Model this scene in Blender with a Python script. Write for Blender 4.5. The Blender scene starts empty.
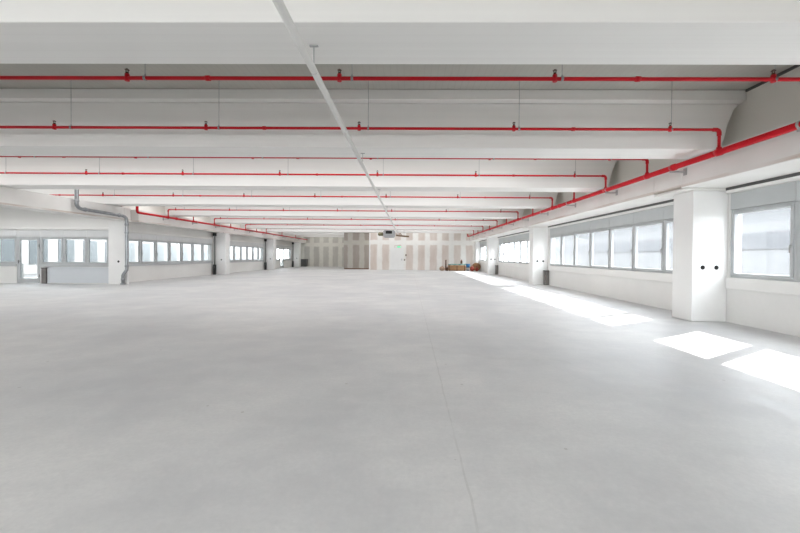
import bpy, bmesh, math, random
from math import sin, cos, radians, pi
from mathutils import Vector, Matrix
random.seed(7)
S = bpy.context.scene
COL = S.collection

# ---------------------------------------------------------------- materials
def new_mat(name):
    m = bpy.data.materials.new(name)
    m.use_nodes = True
    nt = m.node_tree
    return m, nt, nt.nodes['Principled BSDF']

def N(nt, typ, **kw):
    n = nt.nodes.new(typ)
    for k, v in kw.items():
        if k.startswith('i_'):
            key = k[2:]
            n.inputs[int(key) if key.isdigit() else key.replace('_', ' ')].default_value = v
        else:
            setattr(n, k, v)
    return n

def math_n(nt, op, a, b=None, c=None, clamp=False):
    n = nt.nodes.new('ShaderNodeMath'); n.operation = op; n.use_clamp = clamp
    for i, v in enumerate((a, b, c)):
        if v is None: continue
        if isinstance(v, (int, float)): n.inputs[i].default_value = v
        else: nt.links.new(v, n.inputs[i])
    return n.outputs[0]

def mixc(nt, f, a, b, mode='MIX'):
    n = nt.nodes.new('ShaderNodeMix'); n.data_type = 'RGBA'; n.blend_type = mode
    for i, v in ((0, f), (6, a), (7, b)):
        if isinstance(v, (int, float)): n.inputs[i].default_value = v
        elif isinstance(v, tuple): n.inputs[i].default_value = (*v, 1) if len(v) == 3 else v
        else: nt.links.new(v, n.inputs[i])
    return n.outputs[2]

def noise(nt, vec, scale, detail=4, rough=.55, lo=.35, hi=.65):
    n = N(nt, 'ShaderNodeTexNoise', i_Scale=scale, i_Detail=detail, i_Roughness=rough)
    if vec is not None: nt.links.new(vec, n.inputs['Vector'])
    mr = N(nt, 'ShaderNodeMapRange'); mr.inputs[1].default_value = lo; mr.inputs[2].default_value = hi
    nt.links.new(n.outputs['Fac'], mr.inputs[0])
    return mr.outputs[0]

def mapping(nt, vec, scale=(1, 1, 1), loc=(0, 0, 0)):
    n = N(nt, 'ShaderNodeMapping'); n.inputs['Scale'].default_value = scale; n.inputs['Location'].default_value = loc
    nt.links.new(vec, n.inputs['Vector'])
    return n.outputs[0]

def objco(nt):
    return nt.nodes.new('ShaderNodeTexCoord').outputs['Object']

def bump(nt, b, h, strength=.1, dist=.02):
    n = N(nt, 'ShaderNodeBump', i_Strength=strength, i_Distance=dist)
    nt.links.new(h, n.inputs['Height']); nt.links.new(n.outputs[0], b.inputs['Normal'])

def paint(name, col, var=.06, rough=.6, scale=1.2, metal=0., spec=.5, streak=(1, 1, 1)):
    m, nt, b = new_mat(name)
    v = mapping(nt, objco(nt), streak)
    f = noise(nt, v, scale)
    g = noise(nt, v, scale * 14)
    c = mixc(nt, f, tuple(x * (1 - var) for x in col), col)
    c = mixc(nt, math_n(nt, 'MULTIPLY', g, .35), c, tuple(x * (1 - var * .8) for x in col))
    nt.links.new(c, b.inputs['Base Color'])
    b.inputs['Roughness'].default_value = rough
    b.inputs['Metallic'].default_value = metal
    b.inputs['Specular IOR Level'].default_value = spec
    return m

M = {}
M['white'] = paint('white_paint', (.80, .795, .775), .05, .55, .6, streak=(.5, 1, 1))
M['wall'] = paint('wall_paint', (.79, .785, .765), .06, .6, .8)
M['upper'] = paint('grey_wall_paint', (.84, .825, .775), .06, .7, .7)
M['blue_wall'] = paint('cool_wall_paint', (.62, .65, .68), .05, .6, .8)
M['column'] = paint('column_paint', (.82, .82, .81), .05, .5, 1.0)
M['red'] = paint('red_enamel', (.56, .004, .014), .14, .45, 3, spec=.3)
M['brass'] = paint('dark_brass', (.10, .05, .03), .3, .4, 20, metal=.6)
M['galv'] = paint('galvanised_steel', (.36, .375, .39), .25, .30, 5, metal=.8)
M['steel'] = paint('zinc_steel', (.45, .46, .46), .12, .45, 8, metal=.5)
M['conduit'] = paint('grey_conduit', (.74, .74, .72), .06, .45, 3)
M['frame'] = paint('window_frame_grey', (.50, .52, .53), .06, .4, 4)
M['blindbox'] = paint('blind_box_grey', (.50, .52, .525), .06, .5, 2)
M['black'] = paint('black_plastic', (.018, .018, .02), .2, .5, 10)
M['darkgrey'] = paint('dark_grey_metal', (.10, .10, .10), .2, .55, 6)
M['hole'] = paint('black_hole', (.006, .006, .006), .1, .9, 10)
M['door'] = paint('white_door_paint', (.80, .80, .79), .04, .45, 2)
M['green'] = None
M['wood'] = paint('raw_wood', (.42, .23, .11), .4, .7, 6, streak=(6, 1, 1))
M['darkwood'] = paint('dark_wood', (.16, .07, .035), .4, .7, 6)
M['teal'] = paint('teal_sheet', (.10, .30, .27), .3, .5, 6)
M['blue'] = paint('blue_plastic', (.02, .16, .36), .2, .4, 6)
M['redsack'] = paint('red_sack', (.33, .055, .03), .35, .8, 5)
M['tan'] = paint('tan_sack', (.48, .33, .24), .3, .85, 5)
M['orange'] = paint('orange_wood', (.33, .17, .075), .3, .7, 5)
M['brownduct'] = paint('brown_duct', (.22, .15, .09), .3, .6, 5)
M['boxgrey'] = paint('box_grey', (.20, .19, .18), .2, .6, 6)
M['leftbox'] = paint('pale_blind_box', (.66, .67, .675), .05, .5, 2)
M['heater'] = paint('heater_grey', (.40, .41, .42), .12, .45, 4, metal=.3)
M['olive'] = paint('olive_motor', (.19, .17, .09), .3, .5, 6)
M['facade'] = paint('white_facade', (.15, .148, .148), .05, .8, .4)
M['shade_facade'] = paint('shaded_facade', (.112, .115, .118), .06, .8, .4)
M['facadewin'] = paint('facade_window', (.048, .056, .061), .12, .3, .5, streak=(1, 3, .3))
M['ground'] = paint('yard_paving', (.14, .14, .137), .15, .9, .6)

def make_girder_mat():
    m, nt, b = new_mat('girder_paint')
    co = objco(nt)
    sep = N(nt, 'ShaderNodeSeparateXYZ'); nt.links.new(co, sep.inputs[0])
    f = noise(nt, co, .8)
    c = mixc(nt, f, (.72, .71, .685), (.79, .78, .76))
    # faint brown dirt along the lower edge
    e = math_n(nt, 'COMPARE', sep.outputs['Z'], 3.00, .03)
    g = noise(nt, mapping(nt, co, (.25, .25, 3)), 2.0, lo=.40, hi=.60)
    c = mixc(nt, math_n(nt, 'MULTIPLY', math_n(nt, 'MULTIPLY', e, g), .55), c, (.42, .30, .22))
    nt.links.new(c, b.inputs['Base Color']); b.inputs['Roughness'].default_value = .65
    return m
M['girder'] = make_girder_mat()

def make_floor():
    m, nt, b = new_mat('concrete_floor')
    co = objco(nt)
    sep = N(nt, 'ShaderNodeSeparateXYZ'); nt.links.new(co, sep.inputs[0])
    big = noise(nt, mapping(nt, co, (.9, .8, 1)), .42, 8, .62, .40, .60)
    mid = noise(nt, mapping(nt, co, (1, .7, 1)), 2.1, 10, .72, .38, .62)
    fine = noise(nt, co, 28, 6, .7, .3, .7)
    streak = noise(nt, mapping(nt, co, (.9, 1.5, 1)), 1.2, 10, .68, .42, .70)
    c = mixc(nt, big, (.52, .53, .545), (.71, .71, .70))
    c = mixc(nt, math_n(nt, 'MULTIPLY', mid, .55), c, (.685, .685, .68))
    c = mixc(nt, math_n(nt, 'MULTIPLY', streak, .45), c, (.47, .475, .485))
    c = mixc(nt, math_n(nt, 'MULTIPLY', fine, .42), c, (.49, .495, .50))
    # saw-cut joints: one along the hall, several across it
    wob = noise(nt, co, 3.0)
    jx = math_n(nt, 'COMPARE', math_n(nt, 'ADD', sep.outputs['X'], math_n(nt, 'MULTIPLY', wob, .012)), .37, .007)
    jx = math_n(nt, 'MULTIPLY', jx, noise(nt, co, 1.3, lo=.36, hi=.5))
    c = mixc(nt, math_n(nt, 'MULTIPLY', jx, .22), c, (.30, .295, .28))
    jy = math_n(nt, 'COMPARE', math_n(nt, 'PINGPONG', sep.outputs['Y'], 5.3), .0, .006)
    c = mixc(nt, math_n(nt, 'MULTIPLY', jy, .12), c, (.34, .34, .33))
    # curved trowel scar
    curve = math_n(nt, 'ADD', math_n(nt, 'MULTIPLY', sep.outputs['X'], -.36), 5.52)
    curve = math_n(nt, 'ADD', curve, math_n(nt, 'MULTIPLY', noise(nt, co, 1.4), .30))
    dd = math_n(nt, 'ABSOLUTE', math_n(nt, 'SUBTRACT', sep.outputs['Y'], curve))
    sc = math_n(nt, 'SUBTRACT', 1, math_n(nt, 'MULTIPLY', dd, 7.0), clamp=True)
    inx = math_n(nt, 'COMPARE', sep.outputs['X'], 1.15, 1.0)
    sc = math_n(nt, 'MULTIPLY', math_n(nt, 'MULTIPLY', sc, inx), noise(nt, co, 5, lo=.3, hi=.7))
    c = mixc(nt, math_n(nt, 'MULTIPLY', sc, .22), c, (.36, .355, .345))
    # few dark specks
    vo = N(nt, 'ShaderNodeTexVoronoi', i_Scale=2.3); nt.links.new(co, vo.inputs['Vector'])
    sp = math_n(nt, 'LESS_THAN', vo.outputs['Distance'], .035)
    c = mixc(nt, math_n(nt, 'MULTIPLY', sp, .35), c, (.20, .18, .16))
    nt.links.new(c, b.inputs['Base Color'])
    r = math_n(nt, 'ADD', math_n(nt, 'MULTIPLY', mid, .16), .40)
    nt.links.new(r, b.inputs['Roughness'])
    b.inputs['Specular IOR Level'].default_value = .45
    bump(nt, b, fine, .06, .01)
    return m
M['floor'] = make_floor()

def make_slab():
    m, nt, b = new_mat('ceiling_boards')
    co = objco(nt)
    sep = N(nt, 'ShaderNodeSeparateXYZ'); nt.links.new(co, sep.inputs[0])
    f = noise(nt, co, .9)
    c = mixc(nt, f, (.45, .44, .405), (.50, .49, .45))
    st = math_n(nt, 'COMPARE', math_n(nt, 'PINGPONG', sep.outputs['X'], .06), 0., .010)
    c = mixc(nt, math_n(nt, 'MULTIPLY', st, .18), c, (.36, .35, .32))
    nt.links.new(c, b.inputs['Base Color']); b.inputs['Roughness'].default_value = .8
    return m
M['slab'] = make_slab()

def make_beam_mat():
    m, nt, b = new_mat('beam_paint')
    co = objco(nt)
    sep = N(nt, 'ShaderNodeSeparateXYZ'); nt.links.new(co, sep.inputs[0])
    v = mapping(nt, co, (.08, 6, 6))
    f = noise(nt, v, 1.0, 5)
    g = noise(nt, co, .5)
    c = mixc(nt, f, (.82, .815, .795), (.865, .86, .84))
    c = mixc(nt, math_n(nt, 'MULTIPLY', g, .4), c, (.81, .805, .785))
    # faint formwork board lines
    l = math_n(nt, 'COMPARE', math_n(nt, 'PINGPONG', sep.outputs['Y'], .07), 0., .004)
    c = mixc(nt, math_n(nt, 'MULTIPLY', l, .10), c, (.55, .54, .52))
    nt.links.new(c, b.inputs['Base Color']); b.inputs['Roughness'].default_value = .6
    return m
M['beam'] = make_beam_mat()

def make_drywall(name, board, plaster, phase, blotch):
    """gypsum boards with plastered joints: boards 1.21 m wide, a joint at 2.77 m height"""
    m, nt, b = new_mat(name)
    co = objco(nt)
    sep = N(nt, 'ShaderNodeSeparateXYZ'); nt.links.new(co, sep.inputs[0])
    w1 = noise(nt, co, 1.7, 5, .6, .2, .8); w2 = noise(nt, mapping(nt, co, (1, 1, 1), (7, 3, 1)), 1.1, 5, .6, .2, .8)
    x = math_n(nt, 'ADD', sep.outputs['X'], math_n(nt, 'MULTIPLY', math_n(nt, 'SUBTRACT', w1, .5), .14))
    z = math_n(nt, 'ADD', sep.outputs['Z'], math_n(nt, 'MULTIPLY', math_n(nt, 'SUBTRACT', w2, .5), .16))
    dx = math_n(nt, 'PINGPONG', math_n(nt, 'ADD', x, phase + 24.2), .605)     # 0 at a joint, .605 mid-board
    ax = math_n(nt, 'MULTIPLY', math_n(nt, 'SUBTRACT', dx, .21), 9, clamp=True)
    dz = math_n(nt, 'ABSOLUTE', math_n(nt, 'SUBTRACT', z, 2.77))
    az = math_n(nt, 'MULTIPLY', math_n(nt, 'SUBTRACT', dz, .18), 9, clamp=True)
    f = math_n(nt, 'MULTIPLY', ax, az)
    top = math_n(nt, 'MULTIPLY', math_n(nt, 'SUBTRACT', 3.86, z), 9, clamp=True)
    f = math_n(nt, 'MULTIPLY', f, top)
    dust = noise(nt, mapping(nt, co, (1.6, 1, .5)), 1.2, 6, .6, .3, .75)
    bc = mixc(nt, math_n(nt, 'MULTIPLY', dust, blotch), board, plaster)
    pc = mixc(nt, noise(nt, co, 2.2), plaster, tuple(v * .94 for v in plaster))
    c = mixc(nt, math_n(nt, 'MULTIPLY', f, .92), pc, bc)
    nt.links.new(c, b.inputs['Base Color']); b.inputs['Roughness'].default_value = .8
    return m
M['drywall'] = make_drywall('plastered_drywall', (.57, .48, .425), (.82, .805, .775), .61, .40)
M['drywall_shade'] = make_drywall('shaded_recess_drywall', (.25, .215, .19), (.43, .41, .37), .15, .35)  # shade of the recess put into darker board and plaster colours
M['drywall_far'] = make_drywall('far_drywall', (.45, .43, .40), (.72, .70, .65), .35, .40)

def make_glass(name, haze, tint, streaks):
    """dusty pane: mostly clear, with a translucent film that scatters daylight"""
    m = bpy.data.materials.new(name); m.use_nodes = True
    nt = m.node_tree; nt.nodes.clear()
    out = N(nt, 'ShaderNodeOutputMaterial')
    tr = N(nt, 'ShaderNodeBsdfTransparent'); tr.inputs[0].default_value = (*tint, 1)
    tl = N(nt, 'ShaderNodeBsdfTranslucent'); tl.inputs[0].default_value = (.95, .96, .97, 1)
    gl = N(nt, 'ShaderNodeBsdfGlossy'); gl.inputs['Roughness'].default_value = .03
    co = objco(nt)
    v = mapping(nt, co, (9, 9, .6) if streaks else (1, 1, 1))
    f = noise(nt, v, 1.0, 5, .6, .3, .7)
    h = math_n(nt, 'MULTIPLY', math_n(nt, 'ADD', math_n(nt, 'MULTIPLY', f, .5), .75), haze)
    a = N(nt, 'ShaderNodeMixShader'); nt.links.new(h, a.inputs[0]); nt.links.new(tr.outputs[0], a.inputs[1]); nt.links.new(tl.outputs[0], a.inputs[2])
    lw = N(nt, 'ShaderNodeLayerWeight', i_Blend=.5)
    fr = math_n(nt, 'ADD', math_n(nt, 'MULTIPLY', math_n(nt, 'POWER', lw.outputs['Facing'], 4.0), .45), .03)
    c = N(nt, 'ShaderNodeMixShader'); nt.links.new(fr, c.inputs[0]); nt.links.new(a.outputs[0], c.inputs[1]); nt.links.new(gl.outputs[0], c.inputs[2])
    nt.links.new(c.outputs[0], out.inputs[0])
    return m
M['glass_dusty'] = make_glass('dusty_window_glass', .014, (.97, .98, .99), True)
M['glass'] = make_glass('window_glass', .015, (.95, .975, .985), False)

def emit(name, col, s):
    m, nt, b = new_mat(name)
    n = noise(nt, objco(nt), 9)
    c = mixc(nt, n, col, tuple(x * .9 for x in col))
    nt.links.new(c, b.inputs['Base Color']); nt.links.new(c, b.inputs['Emission Color'])
    b.inputs['Emission Strength'].default_value = s
    return m
M['green'] = emit('green_sign', (.02, .62, .30), .45)
M['signwhite'] = emit('sign_white', (.85, .9, .87), .35)

def make_corr():
    m, nt, b = new_mat('corrugated_sheet')
    co = objco(nt)
    sep = N(nt, 'ShaderNodeSeparateXYZ'); nt.links.new(co, sep.inputs[0])
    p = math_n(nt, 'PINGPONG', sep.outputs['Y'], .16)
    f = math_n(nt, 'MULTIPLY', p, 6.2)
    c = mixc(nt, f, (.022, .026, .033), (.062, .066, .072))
    c = mixc(nt, math_n(nt, 'MULTIPLY', noise(nt, co, 1.5), .4), c, (.045, .049, .053))
    nt.links.new(c, b.inputs['Base Color']); b.inputs['Roughness'].default_value = .6
    return m
M['corr'] = make_corr()

# ---------------------------------------------------------------- mesh helpers
class MB:
    def __init__(self): self.bm = bmesh.new(); self.mats = []
    def _mi(self, faces, mat):
        if mat is None: return
        if mat not in self.mats: self.mats.append(mat)
        i = self.mats.index(mat)
        for f in faces: f.material_index = i
    def box(self, x0, x1, y0, y1, z0, z1, bev=0, mat=None):
        t = bmesh.new()
        bmesh.ops.create_cube(t, size=1)
        for v in t.verts:
            v.co = Vector(((x0 + x1) / 2 + v.co.x * (x1 - x0), (y0 + y1) / 2 + v.co.y * (y1 - y0), (z0 + z1) / 2 + v.co.z * (z1 - z0)))
        if bev: bmesh.ops.bevel(t, geom=t.edges[:], offset=bev, segments=2, profile=.5, affect='EDGES')
        return self.merge(t, mat)
    def merge(self, t, mat=None, smooth=False):
        me = bpy.data.meshes.new('tmp'); t.to_mesh(me); t.free()
        n = len(self.bm.faces)
        self.bm.from_mesh(me); bpy.data.meshes.remove(me)
        self.bm.faces.ensure_lookup_table()
        fs = self.bm.faces[n:]
        self._mi(fs, mat)
        if smooth:
            for f in fs: f.smooth = True
        return self
    def prism(self, pts, axis, a, b, mat=None):
        """extrude a 2-D outline along an axis; pts in the other two axes, in xyz order"""
        t = bmesh.new()
        def mk(p, q):
            if axis == 'X': return (q, p[0], p[1])
            if axis == 'Y': return (p[0], q, p[1])
            return (p[0], p[1], q)
        A = [t.verts.new(mk(p, a)) for p in pts]; B = [t.verts.new(mk(p, b)) for p in pts]
        t.faces.new(A); t.faces.new(B[::-1])
        n = len(pts)
        for i in range(n): t.faces.new((A[i], B[i], B[(i + 1) % n], A[(i + 1) % n]))
        bmesh.ops.recalc_face_normals(t, faces=t.faces[:])
        return self.merge(t, mat)
    def cyl(self, p, q, r, seg=12, r2=None, mat=None, caps=True):
        p, q = Vector(p), Vector(q); d = q - p
        t = bmesh.new()
        bmesh.ops.create_cone(t, cap_ends=caps, segments=seg, radius1=r, radius2=r if r2 is None else r2, depth=d.length)
        rot = Vector((0, 0, 1)).rotation_difference(d.normalized()).to_matrix().to_4x4()
        bmesh.ops.transform(t, matrix=Matrix.Translation((p + q) / 2) @ rot, verts=t.verts[:])
        for f in t.faces: f.smooth = len(f.verts) == 4
        return self.merge(t, mat)
    def tube(self, pts, r, seg=12, mat=None):
        """a continuous round tube through a list of points"""
        pts = [Vector(p) for p in pts]
        t = bmesh.new(); rings = []
        up = None
        for i, p in enumerate(pts):
            if i == 0: d = pts[1] - p
            elif i == len(pts) - 1: d = p - pts[i - 1]
            else: d = (p - pts[i - 1]).normalized() + (pts[i + 1] - p).normalized()
            d.normalize()
            if up is None:
                up = Vector((0, 0, 1)) if abs(d.z) < .9 else Vector((1, 0, 0))
            a = d.cross(up)
            if a.length < 1e-4: a = d.cross(Vector((0, 1, 0)))
            a.normalize(); b_ = a.cross(d).normalized(); up = b_
            k = 1.0
            if 0 < i < len(pts) - 1:
                c = (p - pts[i - 1]).normalized().dot((pts[i + 1] - p).normalized())
                k = 1 / max(.5, math.sqrt((1 + c) / 2))
            rings.append([t.verts.new(p + (a * cos(2 * pi * j / seg) + b_ * sin(2 * pi * j / seg)) * r) for j in range(seg)])
        for A, B in zip(rings, rings[1:]):
            for j in range(seg):
                f = t.faces.new((A[j], A[(j + 1) % seg], B[(j + 1) % seg], B[j])); f.smooth = True
        t.faces.new(rings[0][::-1]); t.faces.new(rings[-1])
        bmesh.ops.recalc_face_normals(t, faces=t.faces[:])
        return self.merge(t, mat)
    def blob(self, c, r, squash=(1, 1, 1), seed=0, amp=.12, mat=None, flat=None):
        t = bmesh.new(); bmesh.ops.create_icosphere(t, subdivisions=3, radius=1)
        rnd = random.Random(seed); ph = [rnd.uniform(0, 6) for _ in range(6)]
        for v in t.verts:
            n = v.co.copy()
            k = 1 + amp * (sin(3 * n.x + ph[0]) * sin(4 * n.y + ph[1]) + .6 * sin(7 * n.z + ph[2]) * sin(5 * n.x + ph[3]))
            v.co = Vector((c[0] + n.x * k * r * squash[0], c[1] + n.y * k * r * squash[1], c[2] + n.z * k * r * squash[2]))
            if flat is not None and v.co.z < flat: v.co.z = flat
        return self.merge(t, mat, True)
    def build(self, name, mat=None, parent=None, kind=None, label=None, cat=None, group=None):
        me = bpy.data.meshes.new(name); self.bm.to_mesh(me); self.bm.free()
        for m_ in ([mat] if mat is not None else []) + self.mats: me.materials.append(m_)
        if mat is not None and self.mats: raise ValueError('mixed')
        o = bpy.data.objects.new(name, me); COL.objects.link(o)
        if parent is not None:
            o.parent = parent
            o.location = -Vector(parent.get('_base', (0, 0, 0)))   # meshes are written in world metres
        return tag(o, label, cat, group, kind)

def tag(o, label=None, cat=None, group=None, kind=None):
    for k, v in (('label', label), ('category', cat), ('group', group), ('kind', kind)):
        if v: o[k] = v
    return o

def empty(name, loc, label=None, cat=None, group=None, kind=None):
    o = bpy.data.objects.new(name, None); COL.objects.link(o)
    o.location = loc; o['_base'] = tuple(loc)
    o.empty_display_size = .1
    return tag(o, label, cat, group, kind)

def copy_tree(o, parent=None):
    c = o.copy(); COL.objects.link(c)
    if parent is not None: c.parent = parent
    for ch in [x for x in bpy.data.objects if x.parent is o]:
        copy_tree(ch, c)
    return c

def bevel_mod(o, w=.01, seg=2):
    m = o.modifiers.new('edge', 'BEVEL'); m.width = w; m.segments = seg; m.limit_method = 'ANGLE'
    return o

# ---------------------------------------------------------------- dimensions (metres)
Y0, YB = -10.0, 37.5           # near end, plastered back wall
XR, XL, XN = 7.04, -13.9, -22.0  # window wall, courtyard wall, near-hall side wall
YL = 17.0                      # wall that closes the wide near part of the hall
YF = 47.0                      # end wall of the aisle beyond the block
ZC, ZB, ZG0, ZG1 = 4.67, 3.56, 2.955, 3.55   # slab, beam soffit, girder bottom / top
GXR, GXL = 5.99, -13.15         # girder faces
UXR, UXL = 6.5, -13.55         # wall above the girders

# ---------------------------------------------------------------- setting
MB().box(XN, XR + .05, Y0, YF + .5, -.2, 0).build('floor', M['floor'], kind='structure')
MB().box(XN, UXR + .2, Y0, YF + .5, ZC, ZC + .2).build('ceiling', M['slab'], kind='structure')

RC = [8.28, 18.9, 29.55]       # near faces of the columns on the sunny side
RCW = .62
right_bays = [(2.70, 8.22, 4), (8.96, 18.66, 7), (19.56, 29.25, 7), (30.22, 36.95, 5)]
WZ0, WZ1 = .985, 2.47
b = MB()
b.box(XR, XR + .25, Y0, YB + .4, 0, WZ0)
b.box(XR, XR + .50, Y0, YB + .4, WZ1, ZG1)
e = Y0
for a, c, n in right_bays:
    b.box(XR, XR + .25, e, a, WZ0, WZ1); e = c
b.box(XR, XR + .25, e, YB + .4, WZ0, WZ1)
b.build('wall_right', M['wall'], kind='structure')
MB().box(UXR, UXR + .2, Y0, YB + .4, ZG1 + .005, ZC).build('wall_right_upper', M['upper'], kind='structure')
b = MB()
for (a, c, n) in right_bays: b.box(XR - .09, XR - .001, a + .0, c, .75, WZ0, .012)
b.build('trim_1', M['white'], kind='structure')
b = MB()      # white blind casing under the girder soffit
for (a, c, n) in right_bays: b.box(XR - .125, XR - .001, a, c, 2.83, 2.89, .01)
b.build('trim_2', M['white'], kind='structure')
b = MB()      # dark slot between casing and girder
for (a, c, n) in right_bays: b.box(XR - .115, XR - .002, a, c, 2.891, 2.953)
b.build('trim_9', M['darkgrey'], kind='structure')

# courtyard side wall, with a door opening in the third bay
LC = [16.9, 26.0, 35.2, 43.5]
LCW = .62
left_bays = [(17.85, 25.88, 7), (26.85, 35.10, 7), (36.00, 43.26, 6), (44.4, 46.8, 2)]
LZ0, LZ1 = .90, 2.16
DBAY = (36.0 + 3 * 1.21, 36.0 + 4 * 1.21)
b = MB()
b.box(XL - .3, XL, YL + .3, DBAY[0], 0, LZ0); b.box(XL - .3, XL, DBAY[1], YF + .3, 0, LZ0)
b.box(XL - .35, XL, YL + .3, YF + .3, LZ1, ZC)
e = YL + .3
for a, c, n in left_bays:
    b.box(XL - .3, XL, e, a, LZ0, LZ1); e = c
b.box(XL - .3, XL, e, YF + .3, LZ0, LZ1)
b.build('wall_left', M['wall'], kind='structure')
MB().box(UXL - .3, UXL, YL + .3, YF, ZG1 + .005, ZC).build('wall_left_upper', M['upper'], kind='structure')
b = MB()
for (a, c, n) in left_bays:
    if a < DBAY[0] < c:
        b.box(XL + .001, XL + .07, a, DBAY[0], .80, LZ0, .01); b.box(XL + .001, XL + .07, DBAY[1], c, .80, LZ0, .01)
    else: b.box(XL + .001, XL + .07, a, c, .80, LZ0, .01)
b.build('trim_3', M['frame'], kind='structure')
b = MB()
for (a, c, n) in left_bays: b.box(XL + .001, XL + .10, a, c, 2.47, 2.58, .01)
b.build('trim_4', M['white'], kind='structure')

# wall closing the wide near part (faces the camera), window band with a door
FX = [-19.37, -18.28, -17.17, -16.08, -14.99, -13.95]
b = MB()
b.box(XN, FX[1], YL, YL + .3, 0, LZ0); b.box(FX[2], XL, YL, YL + .3, 0, LZ0)
b.box(XN, XL, YL, YL + .3, LZ1, ZC)
b.box(XN, FX[0], YL, YL + .3, LZ0, LZ1); b.box(FX[5], XL, YL, YL + .3, LZ0, LZ1)
b.build('wall_left_return', M['wall'], kind='structure')
MB().box(XN, FX[5] + .05, YL - .10, YL - .001, 2.52, 2.62, .01).build('trim_5', M['white'], kind='structure')
b = MB()
b.box(XN, FX[1], YL - .06, YL - .001, .79, LZ0, .01); b.box(FX[2], FX[5], YL - .06, YL - .001, .79, LZ0, .01)
b.build('trim_6', M['blindbox'], kind='structure')
# blue-grey lining panel under the windows beside the door
b = MB()
b.box(FX[2] + .45, FX[5] - .05, YL - .03, YL - .001, .04, .70, .006)
b.box(FX[2] + .38, FX[2] + .45, YL - .05, YL - .001, .02, .77, .006); b.box(FX[5] - .05, FX[5] + .02, YL - .05, YL - .001, .02, .77, .006)
b.box(FX[2] + .38, FX[5] + .02, YL - .05, YL - .001, .70, .77, .006)
b.build('trim_7', M['blue_wall'], kind='structure')
MB().box(XN - .3, XN, Y0, YL + .3, 0, ZC).build('wall_left_near', M['wall'], kind='structure')
# wall behind the camera with openings shaped to let fill light in
b = MB()
b.box(XN, XR + .3, Y0 - .3, Y0, 0, .8); b.box(XN, XR + .3, Y0 - .3, Y0, 2.4, ZC)
for x in (-22, -15, -8, -1, 6.75): b.box(x, x + .5, Y0 - .3, Y0, .8, 2.4)
b.build('wall_front', M['wall'], kind='structure')
# plastered drywall at the far end: block, recess and end of the side aisle
MB().box(-4.02, XR + .2, YB, YB + .25, 0, ZC).build('wall_back', M['drywall'], kind='structure')
MB().box(-4.10, -3.985, YB - .012, YB + .3, 0, ZC).build('trim_8', M['white'], kind='structure')
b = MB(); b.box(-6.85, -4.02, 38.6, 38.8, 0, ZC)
b.build('wall_back_recess', M['drywall_shade'], kind='structure')
MB().box(-6.85, -6.65, 38.8, YF, 0, ZC).build('wall_back_return', M['drywall_far'], kind='structure')
MB().box(-6.80, -4.12, 38.56, 38.599, .0, .10).build('baseboard_back', M['darkwood'], kind='structure')
MB().box(XL, -6.65, YF, YF + .2, 0, ZC).build('wall_back_far', M['drywall_far'], kind='structure')

# ---------------------------------------------------------------- windows
WN = [0]
def window_proto(w, z0, z1, zpanel, glass, handle_side, box=None):
    """one glazed unit, built around x = 0..w, looking along +y from inside; y grows outwards"""
    r = bpy.data.objects.new('window_proto', None); r['_base'] = (0, 0, 0); COL.objects.link(r)
    f = .045; s = .055
    b = MB()
    b.box(0, f, 0, .09, z0, z1, .006); b.box(w - f, w, 0, .09, z0, z1, .006)
    b.box(f, w - f, 0, .09, z0, z0 + f, .006); b.box(f, w - f, 0, .09, z1 - f, z1, .006)
    fr = b.build('window_frame', M['frame'], r)
    b = MB(); g = .012
    a0, a1, c0, c1 = f + g * .3, w - f - g * .3, z0 + f + g * .3, z1 - f - g * .3
    b.box(a0, a0 + s, -.02, .06, c0, c1, .008); b.box(a1 - s, a1, -.02, .06, c0, c1, .008)
    b.box(a0 + s, a1 - s, -.02, .06, c0, c0 + s, .008); b.box(a0 + s, a1 - s, -.02, .06, c1 - s, c1, .008)
    sa = b.build('sash', M['frame'], r)
    MB().box(a0 + s, a1 - s, .018, .026, c0 + s, c1 - s).build('pane', glass, sa)
    b = MB(); hx = a1 - s * .5 if handle_side > 0 else a0 + s * .5; zc = (z0 + z1) / 2 - .08
    b.box(hx - .014, hx + .014, -.032, -.02, zc - .04, zc + .04, .004); b.box(hx - .009, hx + .009, -.062, -.03, zc - .008, zc + .010, .003)
    b.box(hx - .010, hx + .010, -.064, -.048, zc - .13, zc + .012, .004)
    b.build('handle', M['steel'], sa)
    if zpanel:
        b = MB(); b.box(.004, w - .004, -.03, .02, z1 + .002, zpanel, .004); b.build('blind_box', box or M['blindbox'], r)
    return r

def place_window(proto, M4):
    WN[0] += 1
    c = copy_tree(proto)
    c.name = 'window_%d' % WN[0]
    c.matrix_world = M4
    c['kind'] = 'structure'
    return c

def drop_tree(o):
    for ch in [x for x in bpy.data.objects if x.parent is o]: drop_tree(ch)
    bpy.data.objects.remove(o)

def frame_matrix(origin, along, out):
    a, o = Vector(along), Vector(out)
    return Matrix(((a.x, o.x, 0, origin[0]), (a.y, o.y, 0, origin[1]), (0, 0, 1, 0), (0, 0, 0, 1)))

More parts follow.
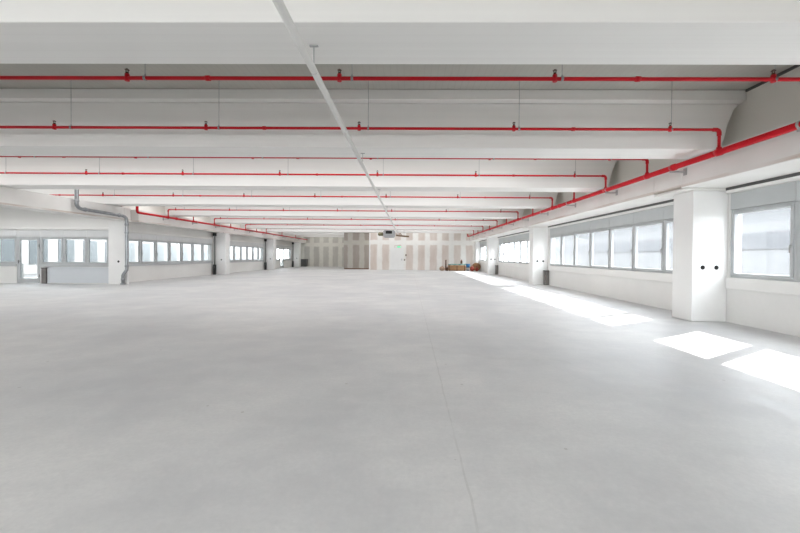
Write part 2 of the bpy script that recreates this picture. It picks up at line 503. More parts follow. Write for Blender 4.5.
for (a, c, n) in right_bays:       # local x runs towards -Y so that the triad stays right-handed
    w = (c - a) / n
    P = window_proto(w, WZ0 + .002, WZ1 - .002, 2.825, M['glass_dusty'], 1)
    for k in range(n): place_window(P, frame_matrix((XR + .02, c - k * w, 0), (0, -1, 0), (1, 0, 0)))
    drop_tree(P)
DN = [0]
def glazed_door(w, M4, name):
    r = bpy.data.objects.new(name, None); r['_base'] = (0, 0, 0); COL.objects.link(r); r['kind'] = 'structure'
    b = MB(); z1 = LZ1 - .002
    b.box(0, .05, 0, .09, 0, z1, .006); b.box(w - .05, w, 0, .09, 0, z1, .006); b.box(.05, w - .05, 0, .09, z1 - .05, z1, .006)
    b.build('door_frame', M['frame'], r)
    b = MB()
    b.box(.055, .15, -.02, .06, .02, z1 - .055, .008); b.box(w - .15, w - .055, -.02, .06, .02, z1 - .055, .008)
    b.box(.15, w - .15, -.02, .06, .02, .24, .008); b.box(.15, w - .15, -.02, .06, z1 - .15, z1 - .055, .008)
    le = b.build('door_leaf', M['frame'], r)
    MB().box(.15, w - .15, .016, .026, .24, z1 - .15).build('pane', M['glass'], le)
    b = MB(); b.box(.085, .115, -.05, -.02, .92, 1.08, .004); b.box(.085, .22, -.07, -.05, 1.02, 1.045, .004)
    b.build('door_handle', M['darkgrey'], le)
    b = MB()
    for z in (.35, 1.75): b.cyl((w - .05, -.03, z - .06), (w - .05, -.03, z + .06), .014)
    b.build('hinge', M['darkgrey'], le)
    b = MB(); b.box(.004, w - .004, -.03, .02, z1 + .004, 2.46, .004); b.build('blind_box', M['leftbox'], r)
    r.matrix_world = M4
for (a, c, n) in left_bays:
    w = (c - a) / n
    P = window_proto(w, LZ0 + .002, LZ1 - .002, 2.46, M['glass'], -1, M['leftbox'])
    for k in range(n):
        m4 = frame_matrix((XL - .02, a + k * w, 0), (0, 1, 0), (-1, 0, 0))
        if abs(a - 36.0) < .01 and k == 3: glazed_door(w, m4, 'door_1')
        else: place_window(P, m4)
    drop_tree(P)
for k in range(5):
    w = FX[k + 1] - FX[k]
    m4 = frame_matrix((FX[k], YL + .02, 0), (1, 0, 0), (0, 1, 0))
    if k == 1: glazed_door(w, m4, 'door_2')
    else:
        P = window_proto(w, LZ0 + .002, LZ1 - .002, 2.50, M['glass'], -1, M['leftbox'])
        place_window(P, m4); drop_tree(P)

# white door in the plastered back wall
r = bpy.data.objects.new('door_3', None); r['_base'] = (0, 0, 0); COL.objects.link(r); r['kind'] = 'structure'
b = MB(); y = YB
b.box(-1.93, -1.84, y - .06, y - .001, 0, 2.25, .01); b.box(-.67, -.58, y - .06, y - .001, 0, 2.25, .01); b.box(-1.84, -.67, y - .06, y - .001, 2.16, 2.25, .01)
b.build('door_frame', M['door'], r)
le = MB().box(-1.835, -.675, y - .045, y - .001, .012, 2.155, .006).build('door_leaf', M['door'], r)
b = MB(); b.box(-.80, -.74, y - .06, y - .045, .95, 1.15, .004); b.box(-.90, -.76, y - .10, y - .08, 1.06, 1.085, .004); b.cyl((-.77, y - .10, 1.07), (-.77, y - .05, 1.07), .012)
b.build('door_handle', M['steel'], le)

# ---------------------------------------------------------------- columns and girders
ORD = ['first', 'second', 'third', 'fourth', 'fifth', 'sixth', 'seventh', 'eighth', 'ninth', 'tenth', 'eleventh', 'twelfth', 'thirteenth', 'fourteenth', 'fifteenth']
def column(name, x0, x1, y0, y1, head_x, zt, label, group, holes, face_x, head_dy=.28):
    """shaft with a shallow corbelled head that meets the girder line"""
    t = empty(name, ((x0 + x1) / 2, (y0 + y1) / 2, 0), label, 'column', group, 'thing')
    b = MB(); b.box(min(x0, x1), max(x0, x1), y0, y1, 0, zt)
    o = b.build('shaft', M['column'], t); bevel_mod(o, .015)
    b = MB()
    s = 1 if x1 > x0 else -1
    b.prism([(face_x, zt), (head_x, zt + .10), (head_x, ZG1 - .004), (x1, ZG1 - .004), (x1, zt)], 'Y', y0 + .004, y1 + head_dy)
    b.box(min(head_x + .03, x1), max(head_x + .03, x1), y0 - .04, y1 + head_dy + .05, ZG0 - .05, ZG0 - .004) if s > 0 else b.box(GXL - .3, GXL - .03, y0 - .05, y1 + head_dy + .05, ZG0 - .05, ZG0 - .004)
    o = b.build('column_head', M['girder'], t); bevel_mod(o, .01)
    for (hx, hz) in holes:
        b = MB(); b.cyl((hx, y0 - .004, hz), (hx, y0 + .01, hz), .05, 20)
        b.cyl((hx, y0 - .008, hz), (hx, y0 - .003, hz), .032, 20)
        b.build('hole_sleeve', M['hole'], t)
    return t
near_what = ['beside the bright floor patches at the near end', 'second from the near end, dark box at its foot', 'third from the near end, next to the piled materials']
for i, y in enumerate(RC):
    column('concrete_column', 6.27, XR - .003, y, y + RCW, GXR, 2.90, 'white square column, sunny side, ' + near_what[i],
           'columns along the sunny window wall', [(6.50, 1.2), (6.80, 1.2)], 6.27)
t = empty('concrete_column', (6.95, 37.25, 0), 'slim white corner column where the sunny wall meets the plastered end wall', 'column', 'columns along the sunny window wall', 'thing')
o = MB().box(6.60, XR - .003, 37.0, YB - .003, 0, ZG0 - .004).build('shaft', M['column'], t); bevel_mod(o, .015)
lw = ['with the steel drainpipe running down it', 'second along the courtyard side', 'third along the courtyard side', 'fourth and last along the courtyard side']
for i, y in enumerate(LC):
    column('concrete_column', -13.0, XL + .003, y if i else y - .0, (y + LCW) if i else YL - .004, GXL, 2.90, 'white square column ' + lw[i],
           'columns along the courtyard wall', [(-13.30 if i else -13.42, 1.05)], -13.0)

def girder(x0, x1, y0, y1, label, group):
    o = MB().box(x0, x1, y0, y1, ZG0, ZG1).build('edge_girder', M['girder'], label=label, cat='girder', group=group, kind='thing')
    bevel_mod(o, .012); return o
ys = [Y0 + .01] + RC
for i in range(4):
    a = ys[i] + (RCW + .285 if i else 0); c = (RC + [YB - .004])[i] - .004
    if i == 3: c = 36.99
    girder(GXR, XR - .12, a, c, 'painted concrete edge girder over the sunny windows, %s length from the near end' % ORD[i], 'edge girders on the sunny side')
ys = [Y0 + .01] + LC
for i in range(5):
    a = ys[i] + (LCW + .29 if i else 0); c = (LC + [YF - .004])[i] - .012
    girder(GXL - .39 if i else GXL - .7, GXL, a, c, 'painted concrete edge girder %s' % ['spanning the open near part, brown dirt along its lower edge', 'between the drainpipe column and the second column', 'between the second and third columns, courtyard side', 'between the third and fourth columns, courtyard side', 'beyond the fourth courtyard column, reaching the end wall'][i], 'edge girders on the courtyard side')

# ---------------------------------------------------------------- ceiling beams
FAR = [4.20, 8.17, 12.35, 16.60, 21.05, 25.65, 30.25, 34.45]
BW = .76
def beam(yn, yf, xl, xr, right_seat, label):
    t = empty('ceiling_beam', ((xl + xr) / 2, (yn + yf) / 2, ZB), label, 'beam', 'white ceiling beams across the hall', 'thing')
    if right_seat: out = [(xl, ZB), (6.13, ZB), (6.20, 3.78), (6.26, 4.05), (6.37, 4.33), (6.48, 4.45), (xl, 4.45)]
    else: out = [(xl, ZB), (xr, ZB), (xr, 4.45), (xl, 4.45)]
    b = MB(); b.prism(out, 'Y', yn, yf)
    o = b.build('beam_web', M['beam'], t); bevel_mod(o, .012)
    xr2 = 6.49 if right_seat else xr
    b = MB(); b.prism([(yn - .13, ZC - .01), (yn - .13, 4.475), (yn - .02, 4.455), (yf + .02, 4.455), (yf + .13, 4.475), (yf + .13, ZC - .01)], 'X', xl, xr2)
    o = b.build('top_flange', M['beam'], t)
    return t
for k, yf in enumerate(FAR):
    near_part = yf < YL
    beam(yf - BW, yf, XN + .01 if near_part else UXL + .01, 0, True, 'white painted concrete beam across the ceiling, %s from the near end' % ORD[k])
for k, yf in enumerate((39.4, 43.9)):
    beam(yf - BW, yf, UXL + .01, -6.87, False, 'white ceiling beam over the side aisle beyond the recess, %s of two' % ORD[k])

b = MB()      # dark joint where the ceiling boards meet the wall
for k in range(len(FAR)):
    a = FAR[k] + .14; c = (FAR[k + 1] - BW if k + 1 < len(FAR) else YB) - .14
    b.box(UXR - .035, UXR - .001, a, c, ZC - .045, ZC - .001)
b.build('trim_10', M['darkgrey'], kind='structure')

# ---------------------------------------------------------------- red sprinkler mains and branches
ZP, ZM, RXM, LXM, RM, RB = 3.78, 3.366, 5.70, -12.88, .057, .026
BR = [4.99, 6.93, 9.00, 10.88, 12.95, 14.92, 17.25, 19.60, 21.90, 24.27, 26.50, 28.90, 31.0, 33.1]
def main_pipe(name, x, y0, y1, side, wall_x, brackets, stubs, label, upturn=False):
    t = empty(name, (x, y0, ZM), label, 'pipe', 'red sprinkler mains')
    b = MB()
    if upturn:
        b.tube([(x, y0, ZM + .30), (x, y0, ZM + .08), (x, y0 + .02, ZM + .03), (x, y0 + .08, ZM), (x, y1, ZM)], RM, 16)
    else:
        b.tube([(x, y0, ZM), (x, y1 - .12, ZM), (x, y1 - .04, ZM + .03), (x, y1, ZM + .10), (x, y1, ZM + .25)], RM, 16)
    b.build('pipe_run', M['red'], t)
    for y in stubs:
        b = MB(); b.cyl((x, y, ZM + .03), (x, y, ZM + .092), .042, 14); b.cyl((x, y - .06, ZM), (x, y + .06, ZM), RM + .009, 16)
        b.build('outlet_tee', M['red'], t)
    for y in brackets:
        b = MB(); s = side
        b.box(min(x - s * .04, wall_x - s * .012), max(x - s * .04, wall_x - s * .012), y - .018, y + .018, ZM - RM - .045, ZM - RM - .012)
        b.box(wall_x - .012 if s > 0 else wall_x + .002, wall_x - .002 if s > 0 else wall_x + .012, y - .05, y + .05, ZM - RM - .10, ZM - RM + .05)
        br = b.build('bracket', M['steel'], t)
        b = MB(); b.cyl((x, y - .02, ZM), (x, y + .02, ZM), RM + .006, 16); b.build('clamp', M['steel'], br)
    for y in [2.0 + 6.1 * i for i in range(7)]:
        if y0 < y < y1:
            b = MB(); b.cyl((x, y - .05, ZM), (x, y + .05, ZM), RM + .014, 16); b.build('coupling', M['red'], t)
    return t
main_pipe('sprinkler_main', RXM, -8.0, 36.4, 1, GXR, [2.85, 5.5] + [8.15 + 2.66 * i for i in range(11)], BR,
          'thick red sprinkler main running the hall length before the sunny side girder')
main_pipe('sprinkler_main', LXM, 17.35, 46.4, -1, GXL, [19.6 + 2.66 * i for i in range(10)], [y for y in BR if y > 18] + [37.2, 41.7],
          'thick red sprinkler main along the courtyard side girder, upturned near end', True)

def sprinkler_head(x, y, t):
    b = MB(); b.cyl((x, y, ZP - RB - .012), (x, y, ZP + RB + .03), .030, 10)
    hd = b.build('sprinkler_head', M['red'], t)
    b = MB()
    b.cyl((x, y, ZP + RB + .03), (x, y, ZP + RB + .055), .020, 8)
    b.cyl((x - .012, y, ZP + RB + .050), (x - .020, y, ZP + RB + .090), .005, 6)
    b.cyl((x + .012, y, ZP + RB + .050), (x + .020, y, ZP + RB + .090), .005, 6)
    b.cyl((x, y, ZP + RB + .085), (x, y, ZP + RB + .10), .030, 12, r2=.012)
    b.build('deflector', M['brass'], hd)
bay_words = ['behind the first beam', 'before the second beam', 'behind the second beam', 'before the third beam', 'behind the third beam', 'before the fourth beam', 'behind the fourth beam', 'before the fifth beam',
             'behind the fifth beam', 'before the sixth beam', 'behind the sixth beam', 'before the seventh beam', 'behind the seventh beam', 'before the eighth beam']
for i, y in enumerate(BR):
    left_end = XN + .3 if y < 14 else (-15.6 if y < 18 else LXM)
    t = empty('sprinkler_branch_pipe', (0, y, ZP), 'thin red sprinkler branch pipe crossing the ceiling just %s' % bay_words[i], 'pipe', 'red sprinkler branch pipes under the ceiling')
    zb = ZM + .094
    pts = [(RXM, y, zb), (RXM, y, ZP - .06), (RXM - .015, y, ZP - .02), (RXM - .06, y, ZP)]
    if left_end == LXM: pts += [(LXM + .06, y, ZP), (LXM + .015, y, ZP - .02), (LXM, y, ZP - .06), (LXM, y, zb)]
    else: pts += [(left_end, y, ZP)]
    MB().tube(pts, RB, 12).build('pipe_run', M['red'], t)
    b = MB(); b.tube([(RXM, y, ZP - .11), (RXM, y, ZP - .05), (RXM - .015, y, ZP - .015), (RXM - .05, y, ZP), (RXM - .11, y, ZP)], RB + .010, 12)
    b.build('elbow', M['red'], t)
    if left_end == LXM:
        b = MB(); b.tube([(LXM, y, ZP - .11), (LXM, y, ZP - .05), (LXM + .015, y, ZP - .015), (LXM + .05, y, ZP), (LXM + .11, y, ZP)], RB + .010, 12)
        b.build('elbow', M['red'], t)
    k = 0
    for j in range(9):
        x = 4.80 - 2.88 * j
        if x < left_end + .3: break
        sprinkler_head(x, y, t)
        xr = x + .02 + .075 * j
        b = MB()
        b.cyl((xr, y, ZP + RB), (xr, y, ZC - .002), .0042, 6)
        rod = b.build('hanger_rod', M['galv'], t)
        b = MB(); b.cyl((xr - .016, y, ZP), (xr + .016, y, ZP), RB + .006, 12)
        b.box(xr - .008, xr + .008, y - .004, y + .004, ZP + RB, ZP + RB + .03)
        b.build('clamp', M['galv'], rod)
        if j % 2 == 0:
            xc = x - 1.78
            if xc > left_end + .2:
                b = MB(); b.cyl((xc - .03, y, ZP), (xc + .03, y, ZP), RB + .009, 12); b.build('coupling', M['red'], t)
for i, y in enumerate((37.2, 41.7)):
    t = empty('sprinkler_branch_pipe', (-10, y, ZP), 'thin red sprinkler branch pipe over the side aisle, %s beyond the eighth beam' % ORD[i], 'pipe', 'red sprinkler branch pipes under the ceiling')
    xe = -4.3 if i == 0 else -7.0
    MB().tube([(xe, y, ZP), (LXM + .06, y, ZP), (LXM + .015, y, ZP - .02), (LXM, y, ZP - .06), (LXM, y, ZM + .094)], RB, 12).build('pipe_run', M['red'], t)
    for x in (-8.2, -11.2): sprinkler_head(x, y, t)

# ---------------------------------------------------------------- grey ceiling pipe with its hangers
t = empty('ceiling_conduit', (-1.0, 0, 3.30), 'long pale grey pipe hung under the beams down the middle of the hall', 'pipe')
MB().tube([(-1.0, -8.5, 3.30), (-1.0, 32.3, 3.30)], .037, 18).build('pipe_run', M['conduit'], t)
for y in (5.6, 11.2, 16.9, 22.5, 28.1):
    b = MB(); b.cyl((-1.0, y - .05, 3.30), (-1.0, y + .05, 3.30), .041, 18); b.build('coupling', M['conduit'], t)
for k, yf in enumerate(FAR[:7]):
    y = yf - .38
    b = MB()
    b.cyl((-1.0, y, 3.32), (-1.0, y, ZB - .012), .006, 8)
    b.box(-1.045, -.955, y - .014, y + .014, ZB - .014, ZB - .002, .003)
    b.cyl((-1.0, y - .012, 3.30), (-1.0, y + .012, 3.30), .037, 16)
    b.build('hanger', M['steel'], t)

# ---------------------------------------------------------------- galvanised drainpipe on the first courtyard column
t = empty('drainpipe', (-12.9, 16.7, 0), 'shiny galvanised steel drainpipe cranked along the girder and down the first courtyard column', 'pipe')
X, r_ = -12.98, .068
b = MB()
b.tube([(X, 14.28, ZC - .01), (X, 14.28, 3.36), (X, 14.30, 3.27), (X, 14.38, 3.19), (X, 14.50, 3.165), (X, 16.55, 3.13), (X + .01, 16.68, 3.10), (X + .03, 16.76, 3.03), (X + .04, 16.78, 2.92), (X + .04, 16.78, .74),
        (X + .03, 16.78, .66), (X - .10, 16.77, .48), (X - .13, 16.77, .40), (X - .13, 16.77, .002)], r_, 18)
b.build('pipe_run', M['galv'], t)
for (p, q) in (((X, 14.28, 3.42), (X, 14.28, 3.50)), ((X, 14.62, 3.163), (X, 14.72, 3.161)), ((X, 16.35, 3.134), (X, 16.45, 3.132)), ((X + .04, 16.78, 2.80), (X + .04, 16.78, 2.70)), ((X + .04, 16.78, 2.42), (X + .04, 16.78, 2.34)), ((X + .04, 16.78, .90), (X + .04, 16.78, .80)), ((X - .13, 16.77, .30), (X - .13, 16.77, .20))):
    b = MB(); b.cyl(p, q, r_ + .012, 18); b.build('pipe_collar', M['galv'], t)
b = MB(); b.cyl((X - .13, 16.77, .001), (X - .13, 16.77, .06), .105, 18); b.build('foot_flange', M['galv'], t)

# ---------------------------------------------------------------- black risers and dark boxes beside the columns
rl = ['second', 'third', 'fourth']
for i, y in enumerate(LC[1:]):
    t = empty('cable_riser', (-13.7, y - .12, 0), 'black cable riser with a box at top and foot, against the %s courtyard column' % rl[i], 'cable riser', 'black risers on the courtyard side')
    x = -13.72
    b = MB(); b.box(x - .025, x + .025, y - .12, y - .06, .70, 2.70, .006); b.build('cable_duct', M['black'], t)
    b = MB(); b.box(x - .10, x + .11, y - .20, y - .04, 2.70, 2.92, .02); b.build('junction_box', M['black'], t)
    b = MB(); b.box(x - .08, x + .09, y - .20, y - .04, .002, .70, .012); b.build('floor_box', M['black'], t)
    b = MB(); b.box(x - .05, x + .06, y - .207, y - .2, .45, .62, .003); b.build('cover_plate', M['darkgrey'], t)
for i, y in enumerate(RC[1:]):
    t = empty('gap_box', (7.15, y - .2, 0), 'narrow dark grey box filling the dark wall gap at the %s sunny side column' % ORD[i + 1], 'dark box', 'dark boxes at the sunny side columns')  # solid box added where the wall lining has a dark gap
    b = MB(); b.box(6.82, XR - .012, y - .22, y - .03, .002, .70, .01); b.build('box_body', M['boxgrey'], t)
    b = MB(); b.box(6.80, XR - .012, y - .235, y - .02, .70, .735, .008); b.build('box_lid', M['darkgrey'], t)
t = empty('gap_box', (FX[2] + .24, YL - .1, 0), 'narrow dark box filling the gap under the windows beside the glazed courtyard door', 'dark box')  # another solid box added in place of a dark gap
b = MB(); b.box(FX[2] + .14, FX[2] + .34, YL - .10, YL - .008, .002, .70, .01); b.build('box_body', M['boxgrey'], t)
b = MB(); b.box(FX[2] + .13, FX[2] + .35, YL - .115, YL - .008, .70, .735, .008); b.build('box_lid', M['darkgrey'], t)

# ---------------------------------------------------------------- fan heater under the ceiling at the far end
hx, hy = -1.80, 32.75
t = empty('fan_heater', (hx, hy, 3.0), 'grey fan heater unit with black square opening hung where the ceiling pipe ends', 'heater')
b = MB()
b.prism([(-.52, 3.12), (-.40, 3.02), (.40, 3.02), (.52, 3.12), (.52, 3.56), (.40, 3.68), (-.40, 3.68), (-.52, 3.56)], 'Y', 32.42, 33.1)
o = b.build('housing', M['heater'], t); o.location.x += hx
bevel_mod(o, .01)
b = MB(); b.box(hx - .36, hx - .31, 32.36, 32.42, 3.30, 3.66); b.box(hx + .26, hx + .31, 32.36, 32.42, 3.30, 3.66); b.box(hx - .31, hx + .26, 32.36, 32.42, 3.61, 3.66); b.box(hx - .31, hx + .26, 32.36, 32.42, 3.30, 3.35)
of = b.build('outlet_frame', M['steel'], t)
MB().box(hx - .31, hx + .26, 32.40, 32.418, 3.35, 3.61).build('opening', M['hole'], of)
b = MB()
for z in (3.40, 3.46, 3.52, 3.57): b.box(hx - .31, hx + .26, 32.375, 32.395, z - .006, z + .006)
b.build('louver', M['black'], of)
b = MB(); b.cyl((hx - .56, 32.75, 3.34), (hx - .92, 32.75, 3.34), .17, 18); b.cyl((hx - .92, 32.75, 3.34), (hx - 1.0, 32.75, 3.34), .12, 18); b.cyl((hx - .50, 32.75, 3.34), (hx - .56, 32.75, 3.34), .08, 12)
b.build('motor', M['olive'], t)
for sx in (-.42, .42):
    b = MB(); b.cyl((hx + sx, 32.75, 3.67), (hx + sx, 32.75, ZC - .004), .012, 8); b.build('hanger_rod', M['steel'], t)
t2 = empty('hanging_duct', (-.7, 32.75, 3.2), 'dark brown duct branch hanging beside the fan heater below the end of the ceiling', 'duct')
b = MB(); b.tube([(-1.20, 32.75, 3.24), (-.85, 32.75, 3.20), (-.45, 32.75, 3.16), (-.05, 32.75, 3.14)], .075, 14); b.build('duct_run', M['brownduct'], t2)
b = MB(); b.tube([(-1.00, 32.75, 3.24), (-.98, 32.75, 3.34), (-.78, 32.75, 3.38), (-.72, 32.75, 3.25)], .04, 10); b.build('duct_loop', M['brownduct'], t2)
b = MB(); b.cyl((-.5, 32.75, 3.20), (-.5, 32.75, ZC - .004), .01, 8); b.build('hanger_rod', M['steel'], t2)

# ---------------------------------------------------------------- exit sign and switch boxes at the white door
t = empty('exit_sign', (-1.15, YB - .05, 2.26), 'small green emergency exit sign mounted above the white door', 'sign')
b = MB(); b.box(-1.48, -.86, YB - .06, YB - .002, 2.27, 2.40, .006); b.build('sign_housing', M['door'], t)
b = MB(); b.box(-1.24, -.88, YB - .068, YB - .061, 2.255, 2.405, .002); b.build('sign_face', M['green'], t)
b = MB(); y0, y1 = YB - .072, YB - .069
b.cyl((-1.145, y0, 2.385), (-1.145, y1, 2.385), .010, 10)
b.prism([(-1.165, 2.372), (-1.145, 2.376), (-1.150, 2.335), (-1.170, 2.333)], 'Y', y0, y1)
b.prism([(-1.165, 2.336), (-1.152, 2.336), (-1.130, 2.312), (-1.120, 2.285), (-1.130, 2.283), (-1.142, 2.308)], 'Y', y0, y1)
b.prism([(-1.168, 2.336), (-1.156, 2.332), (-1.168, 2.305), (-1.200, 2.296), (-1.203, 2.306), (-1.178, 2.312)], 'Y', y0, y1)
b.prism([(-1.150, 2.370), (-1.143, 2.362), (-1.120, 2.352), (-1.112, 2.362), (-1.128, 2.364)], 'Y', y0, y1)
b.prism([(-1.06, 2.318), (-1.00, 2.318), (-1.00, 2.295), (-.955, 2.33), (-1.00, 2.365), (-1.00, 2.342), (-1.06, 2.342)], 'Y', y0, y1)
b.prism([(-.945, 2.28), (-.905, 2.28), (-.905, 2.38), (-.945, 2.38)], 'Y', y0, y1)
b.build('exit_pictogram', M['signwhite'], t)
for (x, z, w, h_, lab) in ((-.36, 1.50, .13, .20, 'small brown-grey switch box beside the white door, upper of two'), (-.50, 1.03, .13, .16, 'small brown-grey switch box beside the white door, lower of two')):
    t = empty('switch_box', (x, YB, z), lab, 'switch box', 'switch boxes by the white door')
    b = MB(); b.box(x - w / 2, x + w / 2, YB - .07, YB - .002, z - h_ / 2, z + h_ / 2, .012); b.build('box_body', M['brownduct'], t)
    b = MB(); b.box(x - .03, x + .03, YB - .085, YB - .071, z - .04, z + .04, .006); b.build('switch_button', M['darkgrey'], t)

# ---------------------------------------------------------------- materials piled in the far corner
t = empty('timber_crate', (4.65, 36.4, 0), 'low open crate of brown boards against the plastered end wall', 'crate')
b = MB()
for k in range(4): b.box(3.86, 5.44, 35.98, 36.005, .06 + k * .125, .165 + k * .125, .005)
b.build('front_board', M['wood'], t)
b = MB()
for k in range(4): b.box(3.86, 5.44, 36.795, 36.82, .06 + k * .125, .165 + k * .125, .005)
b.build('rear_board', M['wood'], t)
for x in (3.835, 5.44):
    b = MB(); b.box(x, x + .025, 35.98, 36.82, .06, .54, .005); b.build('end_board', M['wood'], t)
for x in (3.90, 4.62, 5.36):
    b = MB(); b.box(x - .04, x + .04, 35.95, 35.979, .0, .56, .006); b.build('batten', M['darkwood'], t)
MB().box(3.86, 5.44, 36.006, 36.794, .03, .06).build('crate_floor', M['wood'], t)
b = MB()
tm = bmesh.new(); bmesh.ops.create_grid(tm, x_segments=24, y_segments=12, size=.5)
for v in tm.verts:
    v.co = Vector((4.65 + v.co.x * 1.66, 36.4 + v.co.y * .92, .60 + .025 * sin(9 * v.co.x) * cos(11 * v.co.y) + .02 * sin(23 * v.co.x + 2)))
r2 = bmesh.ops.extrude_face_region(tm, geom=tm.faces[:])
for v in [x for x in r2['geom'] if isinstance(x, bmesh.types.BMVert)]: v.co.z += .05
bmesh.ops.recalc_face_normals(tm, faces=tm.faces[:])
b.merge(tm, None, True)
b.build('insulation_sheet', M['teal'], label='crumpled teal sheet lying over the low brown crate', cat='sheet')
def canister(x, y, z, label):
    t = empty('canister', (x, y, z), label, 'canister')
    b = MB(); b.cyl((x, y, z), (x, y, z + .26), .10, 18); b.cyl((x, y, z + .26), (x, y, z + .34), .10, 18, r2=.035); b.build('canister_body', M['darkwood'], t)
    b = MB(); b.cyl((x, y, z + .34), (x, y, z + .40), .035, 12); b.build('canister_cap', M['redsack'], t)
canister(3.70, 36.3, .0, 'dark brown canister standing on the floor at the end of the brown crate')
canister(5.12, 36.45, .70, 'dark brown canister standing on the teal sheet')
t = empty('timber_post', (3.62, 36.6, 0), 'short dark timber post standing on end beside the crate', 'post')
b = MB(); b.box(3.54, 3.66, 36.58, 36.70, 0, 1.05, .01); b.build('post_body', M['darkwood'], t)
b = MB(); b.box(3.50, 3.70, 36.54, 36.74, 1.05, 1.08, .006); b.build('post_cap', M['wood'], t)
def sack(name, x, y, r, sq, mat, label, cat, seed, tie):
    t = empty(name, (x, y, 0), label, cat)
    b = MB(); b.blob((x, y, r * sq[2] * .92), r, sq, seed, .10, flat=0.0); b.build('sack_body', mat, t)
    z = r * sq[2] * 1.85
    b = MB(); b.cyl((x, y, z - .10), (x, y, z), .05, 10, r2=.035); b.cyl((x, y, z), (x, y, z + .07), .03, 10, r2=.075); b.build('sack_neck', tie, t)
sack('sack', 3.22, 36.3, .26, (1.05, .9, .85), M['tan'], 'tan sack slumped on the floor at the crate end away from the windows', 'sack', 3, M['tan'])
sack('sack', 6.08, 35.95, .24, (.9, .9, 1.05), M['redsack'], 'dark red sack standing beside the blue tub', 'sack', 5, M['darkwood'])
sack('sack', 6.52, 35.80, .19, (.9, .8, .98), M['redsack'], 'dark red sack in front of the wooden cable reel', 'sack', 9, M['redsack'])
t = empty('plastic_tub', (5.72, 36.3, 0), 'bright blue plastic tub standing on a grey bucket next to the crate', 'tub')
b = MB(); b.cyl((5.74, 36.35, .36), (5.74, 36.35, .66), .17, 20, r2=.22); b.build('tub_body', M['blue'], t)
b = MB(); b.cyl((5.74, 36.35, .66), (5.74, 36.35, .69), .235, 20); b.build('tub_rim', M['blue'], t)
t = empty('bucket', (5.74, 36.35, 0), 'grey bucket under the blue tub', 'bucket')
b = MB(); b.cyl((5.74, 36.35, .0), (5.74, 36.35, .33), .15, 20, r2=.19); b.build('bucket_body', M['blindbox'], t)
b = MB(); b.cyl((5.74, 36.35, .33), (5.74, 36.35, .357), .20, 20); b.build('bucket_rim', M['darkgrey'], t)
t = empty('cable_reel', (6.60, 36.6, 0), 'round wooden cable reel with black cable standing on edge in the corner', 'cable reel')
for yy in (36.42, 36.74):
    b = MB(); b.cyl((6.60, yy, .40), (6.60, yy + .035, .40), .398, 28); b.build('reel_flange', M['orange'], t)
b = MB(); b.cyl((6.60, 36.456, .40), (6.60, 36.739, .40), .30, 24); b.build('wound_cable', M['black'], t)
b = MB(); b.cyl((6.60, 36.40, .40), (6.60, 36.42, .40), .07, 14); b.build('hub', M['darkwood'], t)
t = empty('waste_bin', (-13.1, 45.9, 0), 'dark grey bin in the far corner of the side aisle', 'bin')
b = MB(); b.prism([(-13.45, .02), (-12.80, .02), (-12.72, .86), (-13.53, .86)], 'Y', 45.6, 46.3); o = b.build('bin_body', M['darkgrey'], t); bevel_mod(o, .02)
b = MB(); b.box(-13.56, -12.69, 45.56, 46.34, .865, .93, .02); b.build('bin_lid', M['black'], t)
for x in (-13.4, -12.85):
    b = MB(); b.cyl((x - .03, 45.7, .06), (x + .03, 45.7, .06), .06, 14); b.build('wheel', M['black'], t)

# ---------------------------------------------------------------- outside
MB().box(-60, 60, -40, 90, -.6, -.22).build('ground', M['ground'], kind='structure')
def facade(name, x, y0, y1, face, z1, label, pitch, ww, zs, mat_win):
    t = empty(name, (x, (y0 + y1) / 2, 0), label, 'building')
    b = MB(); b.box(min(x, x - face * 6), max(x, x - face * 6), y0, y1, -.2, z1); b.build('outer_wall', M['facade'], t)
    n = int((y1 - y0) / pitch)
    for (za, zb) in zs:
        for k in range(n):
            yc = y0 + (k + .5) * pitch
            b = MB(); b.box(min(x, x + face * .03), max(x, x + face * .03), yc - ww / 2, yc + ww / 2, za, zb)
            f = b.build('facade_window', mat_win, t)
    b = MB(); b.box(min(x, x + face * .25), max(x, x + face * .25), y0, y1, z1, z1 + .25); b.build('parapet', M['facade'], t)
    return t
facade('office_building', -29.0, 18, 76, 1, 6.6, 'white office building with grey windows across the courtyard', 2.35, 1.45, [(.55, 2.55), (3.9, 5.6)], M['facadewin'])
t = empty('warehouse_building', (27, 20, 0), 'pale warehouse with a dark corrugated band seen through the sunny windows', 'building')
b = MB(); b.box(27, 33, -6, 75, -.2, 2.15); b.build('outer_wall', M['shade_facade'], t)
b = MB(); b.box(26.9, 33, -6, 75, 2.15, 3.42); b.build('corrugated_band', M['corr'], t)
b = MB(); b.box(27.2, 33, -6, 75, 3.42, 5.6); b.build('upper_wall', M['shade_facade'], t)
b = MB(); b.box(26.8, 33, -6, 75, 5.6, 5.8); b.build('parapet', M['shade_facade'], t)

# ---------------------------------------------------------------- light
w = bpy.data.worlds.new('sky'); S.world = w; w.use_nodes = True
nt = w.node_tree; bg = nt.nodes['Background']
bg.inputs[0].default_value = (.93, .97, 1.0, 1); bg.inputs[1].default_value = 5.5
sun = bpy.data.lights.new('sun', 'SUN'); sun.energy = 8; sun.angle = radians(.55); sun.color = (1, .97, .92)
so = bpy.data.objects.new('sun', sun); COL.objects.link(so)
d = Vector((1.37, .83, 1.0))
so.rotation_euler = (-d).to_track_quat('-Z', 'Y').to_euler()
def area(name, loc, direction, sx, sy, power, col=(1, 1, 1)):
    l = bpy.data.lights.new(name, 'AREA'); l.shape = 'RECTANGLE'; l.size = sx; l.size_y = sy; l.energy = power; l.color = col
    o = bpy.data.objects.new(name, l); COL.objects.link(o); o.location = loc
    o.rotation_euler = Vector(direction).to_track_quat('-Z', 'Y').to_euler()
    return o
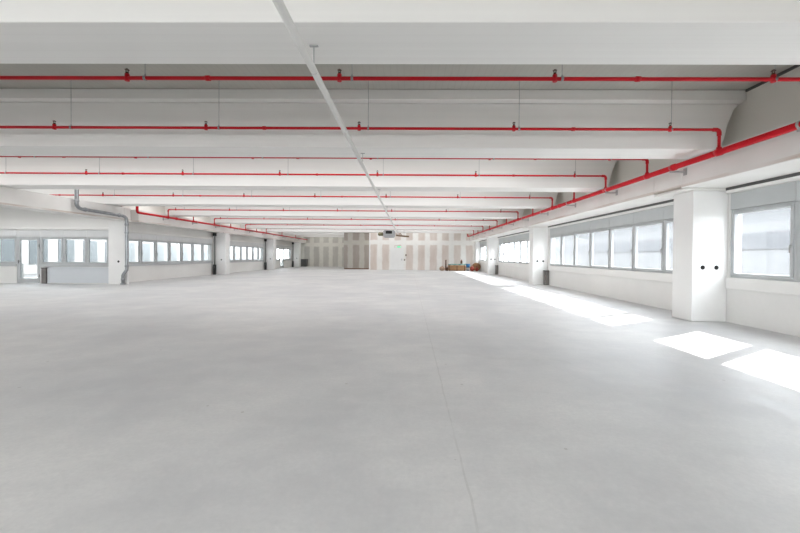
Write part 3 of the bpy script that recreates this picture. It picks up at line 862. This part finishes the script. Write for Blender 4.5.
area('rear_fill', (-6, Y0 + .4, 2.3), (.1, 1, -.10), 24, 3.0, 330, (.985, .985, 1))  # unseen lamp added behind the camera to fill the hall

for k in range(len(FAR)):          # unseen fill lamps added between the beams to even out the light
    yc = (FAR[k] + (FAR[k + 1] if k + 1 < len(FAR) else 38.3) - BW) / 2 if k else -.6
    area('recess_fill', (-5.0, yc, 4.60), (0, 0, -1), 17, 1.3 if k else 2.6, 98 if k else 120, (.985, .985, 1))

for yc in (6.2 + 4.1, 14.2): area('recess_fill', (-17.6, yc, 4.60), (0, 0, -1), 7, 1.2, 55, (.98, .99, 1))  # more unseen fill lamps, added for the wide near part
for yc in (41.3, 45.3): area('aisle_fill', (-10.2, yc, 4.60), (0, 0, -1), 5, 1.2, 26, (1, .985, .95))  # fill lamps added out of sight to brighten the side aisle

# ---------------------------------------------------------------- camera
F, W, H = 370.0, 800, 533
yaw, pitch, roll = radians(.7), radians(-.7), radians(.45)
f = Vector((-sin(yaw) * cos(pitch), cos(yaw) * cos(pitch), sin(pitch)))
rt = Vector((cos(yaw), sin(yaw), 0)); up = rt.cross(f)
r2_ = rt * cos(roll) + up * sin(roll); u2 = -rt * sin(roll) + up * cos(roll)
cam = bpy.data.cameras.new('camera'); co = bpy.data.objects.new('camera', cam); COL.objects.link(co)
co.matrix_world = Matrix(((r2_.x, u2.x, -f.x, 0), (r2_.y, u2.y, -f.y, 0), (r2_.z, u2.z, -f.z, 1.4), (0, 0, 0, 1)))
cam.sensor_width = 36; cam.lens = F / W * 36; cam.clip_end = 300
PX, PY = 404.944, 260.685
cam.shift_x = -(PX - W / 2) / W
cam.shift_y = (PY - H / 2) / W
S.camera = co

S.view_settings.view_transform = 'Standard'
S.view_settings.look = 'None'
S.view_settings.exposure = 1.06
S.cycles.max_bounces = 14; S.cycles.diffuse_bounces = 8; S.cycles.glossy_bounces = 4; S.cycles.transparent_max_bounces = 16
S.cycles.sample_clamp_indirect = 6
S.cycles.caustics_reflective = False; S.cycles.caustics_refractive = False
S.cycles.use_denoising = True
for o in bpy.data.objects:
    if '_base' in o: del o['_base']
